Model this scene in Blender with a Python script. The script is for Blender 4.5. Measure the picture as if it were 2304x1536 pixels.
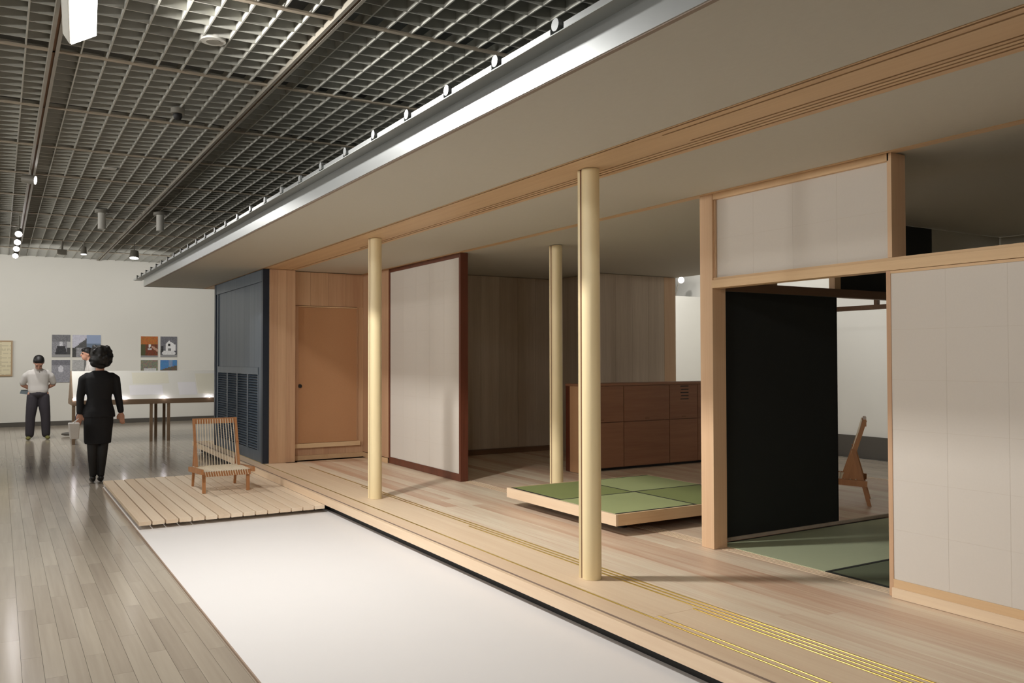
import bpy, bmesh, math, random
from mathutils import Vector, Matrix
random.seed(7)
SC = bpy.context.scene
COL = SC.collection
for o in list(bpy.data.objects):
    bpy.data.objects.remove(o)

# ------------------------------------------------------------------ camera, world, exposure
yaw, pitch, roll = math.radians(31.0198), math.radians(1.14704), math.radians(-.12264)
cy, sy, cp, sp = math.cos(yaw), math.sin(yaw), math.cos(pitch), math.sin(pitch)
F = Vector((sy*cp, cy*cp, sp)); Rt = Vector((cy, -sy, 0)); Up = Rt.cross(F)
cr, sr = math.cos(roll), math.sin(roll)
Rt, Up = Rt*cr + Up*sr, Up*cr - Rt*sr
cam_data = bpy.data.cameras.new('camera')
cam_data.sensor_width = 36.0
cam_data.lens = 1918.3/2304*36
cam_data.clip_start = .05
cam = bpy.data.objects.new('camera', cam_data)
COL.objects.link(cam)
cam.matrix_world = Matrix(((Rt.x, Up.x, -F.x, 0), (Rt.y, Up.y, -F.y, 0), (Rt.z, Up.z, -F.z, 1.5), (0, 0, 0, 1)))
SC.camera = cam
w = bpy.data.worlds.new('world'); SC.world = w; w.use_nodes = True
w.node_tree.nodes['Background'].inputs[0].default_value = (.5, .5, .5, 1)
w.node_tree.nodes['Background'].inputs[1].default_value = .3
SC.view_settings.view_transform = 'Standard'
SC.view_settings.look = 'None'
SC.view_settings.gamma = 1
SC.view_settings.use_curve_mapping = False
SC.view_settings.exposure = -0.2

# space() scales everything placed after it about the camera point, hall and house differently
HS, HZ = 1.0, 0.0
def space(k):
    global HS, HZ
    HS, HZ = k, 1.5*(1-k)
def mp_(p): return Vector(p)*HS + Vector((0, 0, HZ))
HALL, HOUSE = 1.03, 1.1186
NEUTRAL = (1.0, .975, .94)
def lamp(kind, loc, aim, power, size=.12, size_y=None, cone=110, blend=.6, color=NEUTRAL):
    d = bpy.data.lights.new('light', kind); d.energy = power; d.color = color
    if kind == 'AREA':
        d.shape = 'RECTANGLE'; d.size = size; d.size_y = size_y or size; d.spread = math.radians(145)
    elif kind == 'SPOT':
        d.spot_size = math.radians(cone); d.spot_blend = blend; d.shadow_soft_size = size
    else:
        d.shadow_soft_size = size
    loc = mp_(loc); aim = mp_(aim)
    o = bpy.data.objects.new('light', d); COL.objects.link(o); o.location = loc
    o.rotation_euler = (Vector(aim) - Vector(loc)).to_track_quat('-Z', 'Y').to_euler()
    return o
# the big flood on the track in view (its rectangular face is the light)
space(HOUSE)
lamp('AREA', (.43, 5.28, 3.44), (2.6, 4.95, .9), 128, .29, .155)
space(HALL)
# heads on the track further left, over the visitors' side of the hall
LEFT_HEADS = [(-2.84, -3.0), (-2.84, .6), (-2.84, 4.0), (-2.84, 7.4), (-2.84, 11.0)]
for x, y in LEFT_HEADS:
    lamp('SPOT', (x+.05, y, 3.58), (3.4, y+.5, .3), 70, .09, cone=120)
# heads over the white platform, aimed down
lamp('SPOT', (-1.20, -1.6, 3.40), (1.7, 3.2, 0), 205, .06, cone=85)
lamp('SPOT', (.322, 1.2, 3.40), (1.7, 4.6, 0), 140, .06, cone=85)
lamp('SPOT', (.38, 11.45, 3.55), (2.0, 9.2, .1), 185, .05, cone=95)
# unseen area lights by the left wall, added to brighten ceiling and rooms
for y in (-2.0, 3.0, 8.0, 13.0, 18.0):
    lamp('AREA', (-5.7, y, 2.7), (-1.5, y+.5, 6.5), 150, .8, .15)
# the glowing heads at the far end of the left track light the display case
for y in (15.43, 17.0):
    lamp('SPOT', (.30, y-.1, 3.40), (2.2, y+.6, .6), 150, .05, cone=110)
lamp('SPOT', (.15, 15.3, 3.40), (.6, 18.6, .9), 120, .05, cone=60)
# wall washers on the end wall
WASH = [(-4.4, 18.2), (-2.6, 18.2), (-.9, 18.2), (.9, 18.2), (2.6, 18.2), (4.4, 18.2)]
for x, y in WASH:
    lamp('SPOT', (x, y, 3.42), (x, 21.4, 1.3), 82, .05, cone=120)
space(1)
# washers for the wall behind the house
for y in (2.5, 5.2, 7.9, 10.3):
    lamp('SPOT', (8.9, y, 3.42), (11.1, y, 1.3), 120, .05, cone=120)
lamp('SPOT', (9.2, 9.6, 3.0), (9.8, 11.6, 1.3), 130, .05, cone=110)

# ------------------------------------------------------------------ materials
def lin(c):
    return tuple((v/12.92 if v <= .04045 else ((v+.055)/1.055)**2.4) for v in (x/255 for x in c)) + (1,)
def newmat(name):
    m = bpy.data.materials.new(name); m.use_nodes = True
    nt = m.node_tree; b = nt.nodes['Principled BSDF']
    return m, nt, b
def plain(name, rgb, rough=.6, metal=0, noise=.04, scale=30, bump=0, stretch=(1, 1, 1), spec=None):
    m, nt, b = newmat(name)
    g = nt.nodes.new('ShaderNodeNewGeometry'); mp = nt.nodes.new('ShaderNodeMapping'); mp.inputs['Scale'].default_value = stretch
    n = nt.nodes.new('ShaderNodeTexNoise'); n.inputs['Scale'].default_value = scale; n.inputs['Detail'].default_value = 4
    nt.links.new(g.outputs['Position'], mp.inputs[0]); nt.links.new(mp.outputs[0], n.inputs[0])
    mx = nt.nodes.new('ShaderNodeMix'); mx.data_type = 'RGBA'
    c = lin(rgb)
    mx.inputs[6].default_value = tuple(v*(1-noise) for v in c[:3]) + (1,)
    mx.inputs[7].default_value = tuple(min(1, v*(1+noise)) for v in c[:3]) + (1,)
    nt.links.new(n.outputs['Fac'], mx.inputs[0]); nt.links.new(mx.outputs[2], b.inputs['Base Color'])
    b.inputs['Roughness'].default_value = rough; b.inputs['Metallic'].default_value = metal
    if spec is not None: b.inputs['Specular IOR Level'].default_value = spec
    if bump:
        bp = nt.nodes.new('ShaderNodeBump'); bp.inputs['Strength'].default_value = bump; bp.inputs['Distance'].default_value = .002
        nt.links.new(n.outputs['Fac'], bp.inputs['Height']); nt.links.new(bp.outputs[0], b.inputs['Normal'])
    return m
def wood(name, a, b_, axis='y', rough=.45, tint=.5, fine=60, coarse=9, coat=0, spec=.5, bump=.12):
    """grain along an axis; each piece's own 'tint' attribute shifts it between two colours"""
    m, nt, b = newmat(name)
    g = nt.nodes.new('ShaderNodeNewGeometry')
    at = nt.nodes.new('ShaderNodeAttribute'); at.attribute_name = 'tint'
    off = nt.nodes.new('ShaderNodeVectorMath'); off.operation = 'MULTIPLY_ADD'
    nt.links.new(at.outputs['Fac'], off.inputs[0]); off.inputs[1].default_value = (7.3, 5.1, 9.7)
    nt.links.new(g.outputs['Position'], off.inputs[2])
    mp = nt.nodes.new('ShaderNodeMapping')
    s = [1, 1, 1]; s['xyz'.index(axis)] = .035
    mp.inputs['Scale'].default_value = s
    nt.links.new(off.outputs[0], mp.inputs[0])
    n1 = nt.nodes.new('ShaderNodeTexNoise'); n1.inputs['Scale'].default_value = fine; n1.inputs['Detail'].default_value = 5
    n2 = nt.nodes.new('ShaderNodeTexNoise'); n2.inputs['Scale'].default_value = coarse; n2.inputs['Detail'].default_value = 2
    nt.links.new(mp.outputs[0], n1.inputs[0]); nt.links.new(mp.outputs[0], n2.inputs[0])
    def math_(op, x, y):
        q = nt.nodes.new('ShaderNodeMath'); q.operation = op
        for i, v in enumerate((x, y)):
            if isinstance(v, (int, float)): q.inputs[i].default_value = v
            else: nt.links.new(v, q.inputs[i])
        return q.outputs[0]
    f = math_('ADD', math_('MULTIPLY', math_('SUBTRACT', n1.outputs['Fac'], .5), .9), math_('MULTIPLY', math_('SUBTRACT', n2.outputs['Fac'], .5), 1.3))
    f = math_('ADD', math_('ADD', f, .5), math_('MULTIPLY', math_('SUBTRACT', at.outputs['Fac'], .5), tint))
    mx = nt.nodes.new('ShaderNodeMix'); mx.data_type = 'RGBA'; mx.clamp_factor = True
    mx.inputs[6].default_value = lin(a); mx.inputs[7].default_value = lin(b_)
    nt.links.new(f, mx.inputs[0]); nt.links.new(mx.outputs[2], b.inputs['Base Color'])
    b.inputs['Roughness'].default_value = rough; b.inputs['Coat Weight'].default_value = coat
    b.inputs['Specular IOR Level'].default_value = spec
    bp = nt.nodes.new('ShaderNodeBump'); bp.inputs['Strength'].default_value = bump; bp.inputs['Distance'].default_value = .001
    nt.links.new(n1.outputs['Fac'], bp.inputs['Height']); nt.links.new(bp.outputs[0], b.inputs['Normal'])
    return m
def emis(name, rgb, s):
    m, nt, b = newmat(name)
    b.inputs['Base Color'].default_value = lin(rgb); b.inputs['Emission Color'].default_value = lin(rgb); b.inputs['Emission Strength'].default_value = s
    return m
def painted(name, rough=.6):
    m, nt, b = newmat(name)
    at = nt.nodes.new('ShaderNodeAttribute'); at.attribute_name = 'paint'
    nt.links.new(at.outputs['Color'], b.inputs['Base Color']); b.inputs['Roughness'].default_value = rough
    return m

M = {}
M['gallery_wall'] = plain('gallery_wall', (224, 222, 214), .8, noise=.01, scale=3)
M['skirting'] = plain('skirting', (86, 82, 76), .5)
M['parquet'] = wood('parquet', (164, 152, 137), (188, 177, 160), 'y', .15, .5, 40, 6, spec=.6, bump=.006)
M['grid'] = plain('grid_paint', (180, 179, 170), .55, noise=.03)
M['tbar'] = plain('tbar_paint', (170, 158, 140), .5, noise=.03)
M['void'] = plain('ceiling_void', (96, 97, 94), .9)
M['track'] = plain('track_metal', (150, 144, 132), .4, noise=.03)
M['dark'] = plain('black_paint', (22, 21, 20), .6)
M['platform'] = plain('platform_paint', (228, 225, 223), .62, noise=.008, scale=4)
M['platform_edge'] = plain('platform_edge_board', (160, 138, 120), .6)
M['board_y'] = wood('floor_wood', (204, 164, 136), (236, 222, 198), 'y', .42, .7, 55, 10)
M['hinoki_y'] = wood('pale_wood_along', (222, 194, 164), (236, 214, 184), 'y', .45, .5)
M['hinoki_x'] = wood('pale_wood_across', (214, 180, 140), (230, 204, 164), 'x', .45, .5)
M['post'] = wood('post_wood', (208, 168, 132), (224, 192, 156), 'z', .5, .4)
M['hinoki_z'] = wood('wall_wood', (192, 152, 120), (216, 180, 144), 'z', .5, .9, 70, 9)
M['column'] = wood('column_wood', (226, 206, 162), (240, 222, 178), 'z', .42, .3, 30, 5)
M['beam'] = wood('beam_wood', (208, 172, 132), (224, 192, 150), 'y', .5, .5)
M['groove'] = plain('groove_wood', (120, 84, 56), .7)
M['trim_grey'] = plain('trim_grey', (150, 134, 120), .6)
M['strip_grey'] = plain('strip_grey', (140, 120, 106), .6)
M['soffit'] = plain('soffit_paper', (200, 196, 183), .75, noise=.035, scale=60, stretch=(1, .3, 1), bump=.1)
M['deck'] = wood('deck_wood', (224, 200, 172), (240, 222, 198), 'y', .5, .9, 60, 8)
M['deck_side'] = M['deck']
M['zinc'] = plain('zinc_sheet', (184, 187, 187), .33, .95, noise=.03, scale=12)
M['zinc_dull'] = plain('zinc_dull', (150, 153, 150), .45, .9, noise=.03, scale=12)
M['washi'] = plain('washi', (214, 207, 198), .8, noise=.02, scale=90)
M['washi_seam'] = plain('washi_ground', (206, 197, 185), .85, noise=.02)
M['redbrown'] = wood('red_brown_lacquer', (84, 42, 28), (112, 60, 42), 'z', .38, .3)
M['cork'] = plain('cork_sheet', (192, 146, 106), .75, noise=.12, scale=260, bump=.2)
M['plywood'] = wood('wall_ply', (184, 166, 146), (208, 192, 172), 'z', .65, .5, 90, 12)
M['cabinet'] = wood('cabinet_wood', (138, 92, 66), (158, 112, 82), 'x', .5, .4, 120, 20)
M['navy'] = wood('navy_paint', (60, 72, 86), (82, 92, 102), 'z', .4, .4, 90, 18)
M['navy_dark'] = plain('navy_dark', (26, 38, 54), .4)
M['blackpanel'] = plain('black_paper', (30, 32, 31), .7, noise=.12, scale=240)
M['brown_beam'] = wood('brown_beam', (110, 82, 60), (132, 100, 76), 'x', .55, .4)
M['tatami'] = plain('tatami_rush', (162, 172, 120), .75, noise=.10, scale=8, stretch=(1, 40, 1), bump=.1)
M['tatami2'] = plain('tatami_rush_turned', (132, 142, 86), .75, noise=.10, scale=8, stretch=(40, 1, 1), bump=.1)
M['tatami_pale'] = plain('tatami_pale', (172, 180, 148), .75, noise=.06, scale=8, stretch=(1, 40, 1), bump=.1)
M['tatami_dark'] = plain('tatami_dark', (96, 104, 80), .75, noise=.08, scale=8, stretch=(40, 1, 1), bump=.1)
M['border'] = plain('cloth_border', (34, 36, 32), .8)
M['brass'] = plain('brass', (206, 176, 92), .3, 1, noise=.03)
M['chairwood'] = wood('chair_wood', (160, 108, 68), (186, 132, 86), 'z', .45, .4)
M['rope'] = plain('cotton_rope', (226, 214, 192), .85, noise=.05, scale=200)
M['casewood'] = wood('case_wood', (128, 106, 84), (150, 126, 102), 'x', .5, .4)
M['paper'] = plain('case_paper', (240, 238, 230), .7, noise=.01)
M['paper_cream'] = plain('drawing_cream', (238, 234, 216), .7, noise=.02)
M['paper_white'] = plain('drawing_white', (246, 244, 246), .7, noise=.01)
M['frame'] = plain('oak_frame', (176, 150, 116), .5)
M['photo'] = painted('photo_print', .5)
M['fixture'] = plain('fixture_paint', (128, 124, 114), .5)
M['fixture_w'] = plain('fixture_white', (196, 194, 186), .5)
M['skin'] = plain('skin', (206, 154, 130), .55, noise=.03)
M['hair'] = plain('black_hair', (22, 19, 18), .5, noise=.2, scale=120, bump=.4)
M['shirt'] = plain('white_shirt', (206, 202, 198), .85, noise=.03, scale=20)
M['suit'] = plain('black_suit', (22, 22, 26), .8, noise=.1, scale=30)
M['stocking'] = plain('black_stocking', (26, 24, 24), .6)
M['shoe_black'] = plain('black_shoe', (18, 16, 16), .35)
M['trouser'] = plain('charcoal_trousers', (56, 52, 58), .85, noise=.08, scale=20)
M['trouser2'] = plain('navy_trousers', (52, 54, 74), .85, noise=.08, scale=20)
M['shoe_olive'] = plain('olive_shoe', (120, 116, 62), .6)
M['shoe_grey'] = plain('grey_shoe', (104, 100, 94), .6)
M['bag'] = plain('white_bag', (214, 210, 206), .7)
M['book'] = plain('blue_leaflet', (128, 142, 150), .6)
M['lens'] = emis('lamp_lens', (255, 250, 255), 22)
M['lens_low'] = emis('lamp_lens_low', (255, 250, 245), 9)
M['lens_flood'] = emis('flood_lens', (255, 252, 250), 12)
M['led'] = emis('case_led', (255, 248, 255), 30)

# ------------------------------------------------------------------ builders
class MB:
    def __init__(s): s.v = []; s.f = []; s.t = []
    def box(s, x0, x1, y0, y1, z0, z1, t=None):
        n = len(s.v); t = random.random() if t is None else t
        s.v += [(x0, y0, z0), (x1, y0, z0), (x1, y1, z0), (x0, y1, z0), (x0, y0, z1), (x1, y0, z1), (x1, y1, z1), (x0, y1, z1)]
        s.f += [tuple(n+i for i in q) for q in ((3, 2, 1, 0), (4, 5, 6, 7), (0, 1, 5, 4), (1, 2, 6, 5), (2, 3, 7, 6), (3, 0, 4, 7))]
        s.t += [t]*8; return s
    def hexa(s, p):      # eight corners, bottom four then top four, counter-clockwise
        n = len(s.v); s.v += [tuple(q) for q in p]
        s.f += [tuple(n+i for i in q) for q in ((3, 2, 1, 0), (4, 5, 6, 7), (0, 1, 5, 4), (1, 2, 6, 5), (2, 3, 7, 6), (3, 0, 4, 7))]
        s.t += [random.random()]*8; return s
    def bar(s, a, b, w1, w2, up=(0, 0, 1)):   # rectangular bar from a to b
        a = Vector(a); b = Vector(b); d = (b-a).normalized(); u = Vector(up)
        x = d.cross(u); x = x.normalized() if x.length > 1e-4 else Vector((1, 0, 0)); y = x.cross(d).normalized()
        x *= w1/2; y *= w2/2
        return s.hexa([a-x-y, a+x-y, a+x+y, a-x+y, b-x-y, b+x-y, b+x+y, b-x+y])
    def tube(s, a, b, ra, rb=None, n=12, caps=True):
        a = Vector(a); b = Vector(b); rb = ra if rb is None else rb
        d = (b-a).normalized(); x = d.orthogonal().normalized(); y = d.cross(x)
        k = len(s.v)
        for c, r in ((a, ra), (b, rb)):
            for i in range(n):
                q = 2*math.pi*i/n; s.v.append(tuple(c + x*r*math.cos(q) + y*r*math.sin(q)))
        for i in range(n):
            j = (i+1) % n; s.f.append((k+i, k+j, k+n+j, k+n+i))
        if caps:
            s.f.append(tuple(k+i for i in reversed(range(n)))); s.f.append(tuple(k+n+i for i in range(n)))
        s.t += [random.random()]*(2*n); return s
    def ball(s, c, r, n=12, m=8, rot=None):
        r = (r, r, r) if isinstance(r, (int, float)) else r
        k = len(s.v); c = Vector(c)
        pts = [(0, 0, 1)]
        for i in range(1, m):
            th = math.pi*i/m
            for j in range(n):
                ph = 2*math.pi*j/n; pts.append((math.sin(th)*math.cos(ph), math.sin(th)*math.sin(ph), math.cos(th)))
        pts.append((0, 0, -1))
        for p in pts:
            q = Vector((p[0]*r[0], p[1]*r[1], p[2]*r[2]))
            if rot is not None: q = rot @ q
            s.v.append(tuple(c+q))
        for j in range(n):
            s.f.append((k, k+1+j, k+1+(j+1) % n))
            s.f.append((k+1+(m-2)*n+(j+1) % n, k+1+(m-2)*n+j, k+1+(m-1)*n))
        for i in range(m-2):
            for j in range(n):
                a = k+1+i*n+j; b = k+1+i*n+(j+1) % n
                s.f.append((a, a+n, b+n, b))
        s.t += [random.random()]*len(pts); return s
    def limb(s, pts, rad, n=12):    # tapered chain with round joints
        for i in range(len(pts)-1):
            s.tube(pts[i], pts[i+1], rad[i], rad[i+1], n)
        for p, r in zip(pts, rad): s.ball(p, r, n, 8)
        return s
    def build(s, name, m, parent=None, smooth=False, kind=None, bevel=0):
        s.v = [tuple(mp_(q)) for q in s.v]
        xs = list(zip(*s.v))
        o0 = Vector(((min(xs[0])+max(xs[0]))/2, (min(xs[1])+max(xs[1]))/2, min(xs[2])))
        me = bpy.data.meshes.new(name)
        me.from_pydata([tuple(Vector(v)-o0) for v in s.v], [], s.f)
        a = me.attributes.new('tint', 'FLOAT', 'POINT'); a.data.foreach_set('value', s.t)
        me.materials.append(M[m] if isinstance(m, str) else m)
        if smooth:
            me.polygons.foreach_set('use_smooth', [True]*len(me.polygons))
        o = bpy.data.objects.new(name, me); COL.objects.link(o)
        if parent is not None:
            o.parent = parent; o.location = o0 - wloc(parent)
        else: o.location = o0
        if smooth == 'auto': me.shade_smooth(); me.set_sharp_from_angle(angle=math.radians(40)) if hasattr(me, 'set_sharp_from_angle') else None
        if bevel:
            md = o.modifiers.new('bevel', 'BEVEL'); md.width = bevel; md.segments = 2; md.limit_method = 'ANGLE'
        if kind: o['kind'] = kind
        return o
def wloc(o):
    v = Vector((0, 0, 0))
    while o is not None: v += o.location; o = o.parent
    return v
def thing(name, loc, label, cat, group=None):
    o = bpy.data.objects.new(name, None); COL.objects.link(o); o.location = mp_(loc); o.empty_display_size = .1
    o['label'] = label; o['category'] = cat
    if group: o['group'] = group
    return o
def tag(o, label, cat, group=None):
    o['label'] = label; o['category'] = cat
    if group: o['group'] = group
    return o
def B(name, m, parent, *b, **k): return MB().box(*b).build(name, m, parent, **k)
def struct(o): o['kind'] = 'structure'; return o
def copy_tree(o, parent=None):
    c = o.copy(); COL.objects.link(c)
    if parent is not None: c.parent = parent
    for ch in list(o.children): copy_tree(ch, c)
    return c

# ------------------------------------------------------------------ the hall
ZC = 3.76
XL, XR, YF, YB = -6.0, 11.1, -5.0, 22.042
ZC = 3.828
fl = struct(B('floor', 'void', None, XL, XR, YF, YB, -.12, -.02))
PW, PL = .0925, .95
keep = []; rest = MB()
nrow = int((XR-XL)/PW)
for r in range(nrow):
    x = XL + r*PW
    off = (r*0.3717 % 1)*PL
    y = YF - off
    while y < YB:
        y0, y1 = max(y, YF), min(y+PL, YB)
        if y1-y0 > .02:
            vis = (-.12 < x < 1.06 and 2.9 < y0 < 16.4) or (1.05 <= x < 2.3 and 10.3 < y0 < 17.4)
            (keep.append((x, y0, y1)) if vis else rest.box(x+.0007, x+PW-.0007, y0+.0007, y1-.0007, -.02, 0))
        y += PL
keep.sort(key=lambda k: k[1])
for i, (x, y0, y1) in enumerate(keep):
    if i < 296: B('plank', 'parquet', fl, x+.0007, x+PW-.0007, y0+.0007, y1-.0007, -.02, 0)
    else: rest.box(x+.0007, x+PW-.0007, y0+.0007, y1-.0007, -.02, 0)
rest.build('planks', 'parquet', fl, kind='stuff')

struct(B('wall_back', 'gallery_wall', None, XL, XR, YB, YB+.2, -.02, ZC+.4))
struct(B('wall_left', 'gallery_wall', None, XL-.2, XL, YF, YB, -.02, ZC+.4))
struct(B('wall_right', 'gallery_wall', None, XR, XR+.2, YF, YB, -.02, ZC+.4))
struct(B('wall_front', 'gallery_wall', None, XL, XR, YF-.2, YF, -.02, ZC+.4))
struct(B('baseboard_back', 'skirting', None, XL, XR, YB-.02, YB, 0, .10))
space(1)
struct(B('baseboard_right', 'skirting', None, XR-.03, XR, YF, 11.5, 0, .33))
struct(B('wall_side', 'gallery_wall', None, 8.0, XR, 11.6, 11.75, 0, 2.62))

space(HALL); ZC = 3.76; YB = 21.4
ce = struct(B('ceiling', 'void', None, XL, XR, YF, YB, ZC+.36, ZC+.42))
P_, T0, Y0 = 1.59, .322, 7.04
SP = P_/9
# egg-crate slats: long ones run away from the camera, short ones run across; every ninth place is a flat bar or a track
i = math.ceil((-3.4-T0)/SP)
while T0+i*SP < 4.6:
    if i % 9:
        x = T0+i*SP; B('slat', 'grid', ce, x-.005, x+.005, YF, YB, ZC, ZC+.085)
    i += 1
SPY = 1.605/9
i = math.ceil((2.2-Y0)/SPY)
while Y0+i*SPY < YB-.05:
    y = Y0+i*SPY
    if i % 9: B('slat', 'grid', ce, -3.4, 4.6, y-.004, y+.004, ZC+.001, ZC+.084)
    else: B('flat_bar', 'tbar', ce, -3.4, 4.6, y-.02, y+.02, ZC-.006, ZC+.008)
    i += 1
# the crate goes on beyond what the photograph shows
far = MB()
i = math.ceil((XL-T0)/SP)
while T0+i*SP < XR:
    x = T0+i*SP
    if not (-3.4 <= x < 4.6): far.box(x-.005, x+.005, YF, YB, ZC, ZC+.085)
    i += 1
i = math.ceil((YF-Y0)/SPY)
while Y0+i*SPY < YB-.05:
    y = Y0+i*SPY
    if y < 2.2: far.box(XL, XR, y-.004, y+.004, ZC+.001, ZC+.084)
    else: far.box(XL, -3.4, y-.004, y+.004, ZC+.001, ZC+.084); far.box(4.6, XR, y-.004, y+.004, ZC+.001, ZC+.084)
    i += 1
far.build('slats', 'grid', ce, kind='stuff')

# lighting tracks
for i, (k, lab) in enumerate(((0, 'lighting track in the grid ceiling, the one carrying the bright floodlight'),
                              (1, 'lighting track in the grid ceiling nearest the metal eave'),
                              (-1, 'lighting track left of the one with the floodlight'),
                              (-2, 'lighting track farthest left, over the visitors side'))):
    x = T0+k*P_
    t = thing('lighting_track', (x, YF, ZC-.02), lab, 'track')
    B('rail', 'track', t, x-.034, x-.010, YF, YB, ZC-.022, ZC+.06)
    B('rail', 'track', t, x+.010, x+.034, YF, YB, ZC-.022, ZC+.06)
    B('channel', 'groove', t, x-.010, x+.010, YF, YB, ZC-.006, ZC+.05)

def spotlight(x, y, z, aim, label, big=False, mat='lens', group=None):
    t = thing('spotlight', (x, y, z), label, 'spotlight', group)
    c = Vector((x, y, z)); d = (Vector(aim)-c).normalized()
    r = .055 if not big else .09
    MB().tube(c-d*.09, c+d*.05, r*.8, r, 18).build('housing', 'fixture', t, smooth='auto')
    MB().tube(c+d*.0505, c+d*.053, r*.88, r*.88, 18).build('lens', mat, t)
    zt = ZC-.0225 if abs(((x-T0)/P_)-round((x-T0)/P_)) < .025 else ZC+.04
    MB().tube((x, y, z+.02), (x, y, zt), .009, n=8).build('stem', 'fixture', t)
    return t
# the flood in view: a wide rectangular head
space(HOUSE)
t = thing('floodlight', (.33, 5.35, 3.5), 'large rectangular floodlight glowing white on the track at the top left', 'floodlight')
c = Vector((.392, 5.35, 3.445)); d = (Vector((1.9, 4.9, .9))-c).normalized(); side = Vector((0, 1, 0)); side = (side-d*side.dot(d)).normalized()
upv = side.cross(d).normalized()
def slab(c, d, s_, u_, w1, w2, a, b):
    return MB().hexa([c+d*a-s_*w1-u_*w2, c+d*a+s_*w1-u_*w2, c+d*a+s_*w1+u_*w2, c+d*a-s_*w1+u_*w2,
                      c+d*b-s_*w1-u_*w2, c+d*b+s_*w1-u_*w2, c+d*b+s_*w1+u_*w2, c+d*b-s_*w1+u_*w2])
slab(c, d, side, upv, .30, .085, -.08, 0).build('housing', 'fixture_w', t, bevel=.01)
slab(c, d, side, upv, .29, .077, .001, .006).build('lens', 'lens_flood', t)
cb = mp_(c-d*.05); space(1)
MB().bar(cb, (.375, cb.y, 3.86), .04, .012).build('bracket', 'fixture_w', t)
space(HALL)
spotlight(.30, 11.5, 3.62, (.9, 11.3, 3.55), 'single spotlight halfway down the left track, seen edge on', mat='lens_low')
for n, y in (('nearest', 15.43), ('second', 16.53), ('third', 17.52), ('farthest', 18.70)):
    spotlight(.25, y, 3.49, (.10, y-1.0, 2.9), f'glowing spotlight at the far end of the left track, {n} of the four in line')
spotlight(1.34, 17.8, 3.52, (1.3, 17.6, 2.0), 'small glowing ceiling spotlight left of the far track, above the display case', mat='lens_low')
spotlight(2.215, 17.82, 3.50, (2.1, 17.5, 2.0), 'glowing ceiling spotlight near the far tip of the eave', big=True, mat='lens_low')
for n, (x, y) in zip(('near', 'middle', 'far'), LEFT_HEADS[1:4]):
    spotlight(x, y, 3.60, (3.4, y, .3), f'spotlight outside the picture on the farthest left track, {n} one of three')
for x, y, n in ((-1.20, -1.6, 'on the second track, behind the camera'), (.322, 1.2, 'above and before the camera on the floodlight track')):
    spotlight(x, y, 3.45, (1.7, 3.9, 0), 'spotlight outside the picture ' + n)
space(1)
t = thing('clip_lamp', (10.47, 11.66, 2.63), 'tiny glowing lamp above the white wall seen through the narrow rear window gap', 'lamp')
c = Vector((10.47, 11.52, 2.90)); MB().ball(c, .055, 14, 10).build('bulb', 'lens_low', t, smooth=True)
MB().tube(c-Vector((0, -.06, .04)), (10.47, 11.67, 2.621), .012, n=8).build('stem', 'fixture', t)
# small things in the ceiling
space(HALL)
t = thing('ceiling_speaker', (1.281, 6.227, ZC-.012), 'round white speaker ring set in the grid ceiling, near the top', 'speaker')
MB().tube((1.281, 6.227, ZC-.012), (1.281, 6.227, ZC+.02), .085, n=28).build('ring', 'fixture_w', t, smooth='auto')
MB().tube((1.281, 6.227, ZC-.016), (1.281, 6.227, ZC-.0125), .05, n=24).build('grille', 'fixture', t, smooth='auto')
t = thing('smoke_detector', (1.363, 8.116, ZC-.1), 'small dark domed detector hanging below the grid ceiling', 'detector')
MB().tube((1.363, 8.116, ZC-.045), (1.363, 8.116, ZC), .06, n=20).build('base', 'fixture', t, smooth='auto')
MB().ball((1.363, 8.116, ZC-.06), (.04, .04, .045), 16, 8).build('dome', 'dark', t, smooth=True)
for (x, y, l) in ((1.10, 11.05, 'small pale blank plate in the grid ceiling halfway down the hall'), (1.13, 17.3, 'tiny pale blank plate in the grid ceiling near the end wall')):
    tag(B('ceiling_plate', 'fixture_w', None, x-.07, x+.07, y-.06, y+.06, ZC-.008, ZC), l, 'plate')
for (x, y, l) in ((1.31, 14.2, 'dull unlit tube fixture under the ceiling, left of the track near the eave'), (2.10, 13.97, 'dull unlit tube fixture under the ceiling, right of the track near the eave')):
    t = thing('downlight', (x, y, 3.46), l, 'downlight')
    MB().tube((x, y, 3.47), (x, y, ZC-.05), .055, n=18).build('tube', 'fixture_w', t, smooth='auto')
    MB().tube((x, y, ZC-.05), (x, y, ZC), .10, n=18).build('collar', 'fixture', t, smooth='auto')
t = thing('camera_housing', (1.01, 18.35, 3.5), 'small dark angular fixture hanging from the ceiling against the end wall', 'fixture')
B('body', 'fixture', t, .93, 1.09, 18.3, 18.42, 3.50, 3.60); MB().tube((1.01, 18.36, 3.60), (1.01, 18.36, ZC), .02, n=8).build('stem', 'fixture', t)

# ------------------------------------------------------------------ white platform and slatted deck
space(1)
p = thing('platform', (1.9, 3.5, 0), 'low flat white painted platform on the hall floor before the house', 'platform')
B('top', 'platform', p, 1.045, 3.02, -1.1, 11.0, .0, .0138)
B('edge_board', 'platform_edge', p, 1.037, 1.0448, -1.1, 11.0, .0, .0135)
DZ = .085
dk = thing('deck', (1.9, 9.4, .015), 'slatted pale wooden deck of long planks under the rope chair', 'deck')
pw = .11208; x0 = 1.0444
for i in range(15):
    B('plank', 'deck', dk, x0+i*pw+.0065, min(x0+(i+1)*pw-.0055, 2.716), 8.046, 11.005, DZ-.034, DZ, bevel=.0015)
for y in (8.35, 9.5, 10.7):
    B('joist', 'dark', dk, 1.12, 2.70, y-.03, y+.03, .0145, DZ-.0345)
space(HOUSE)

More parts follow.
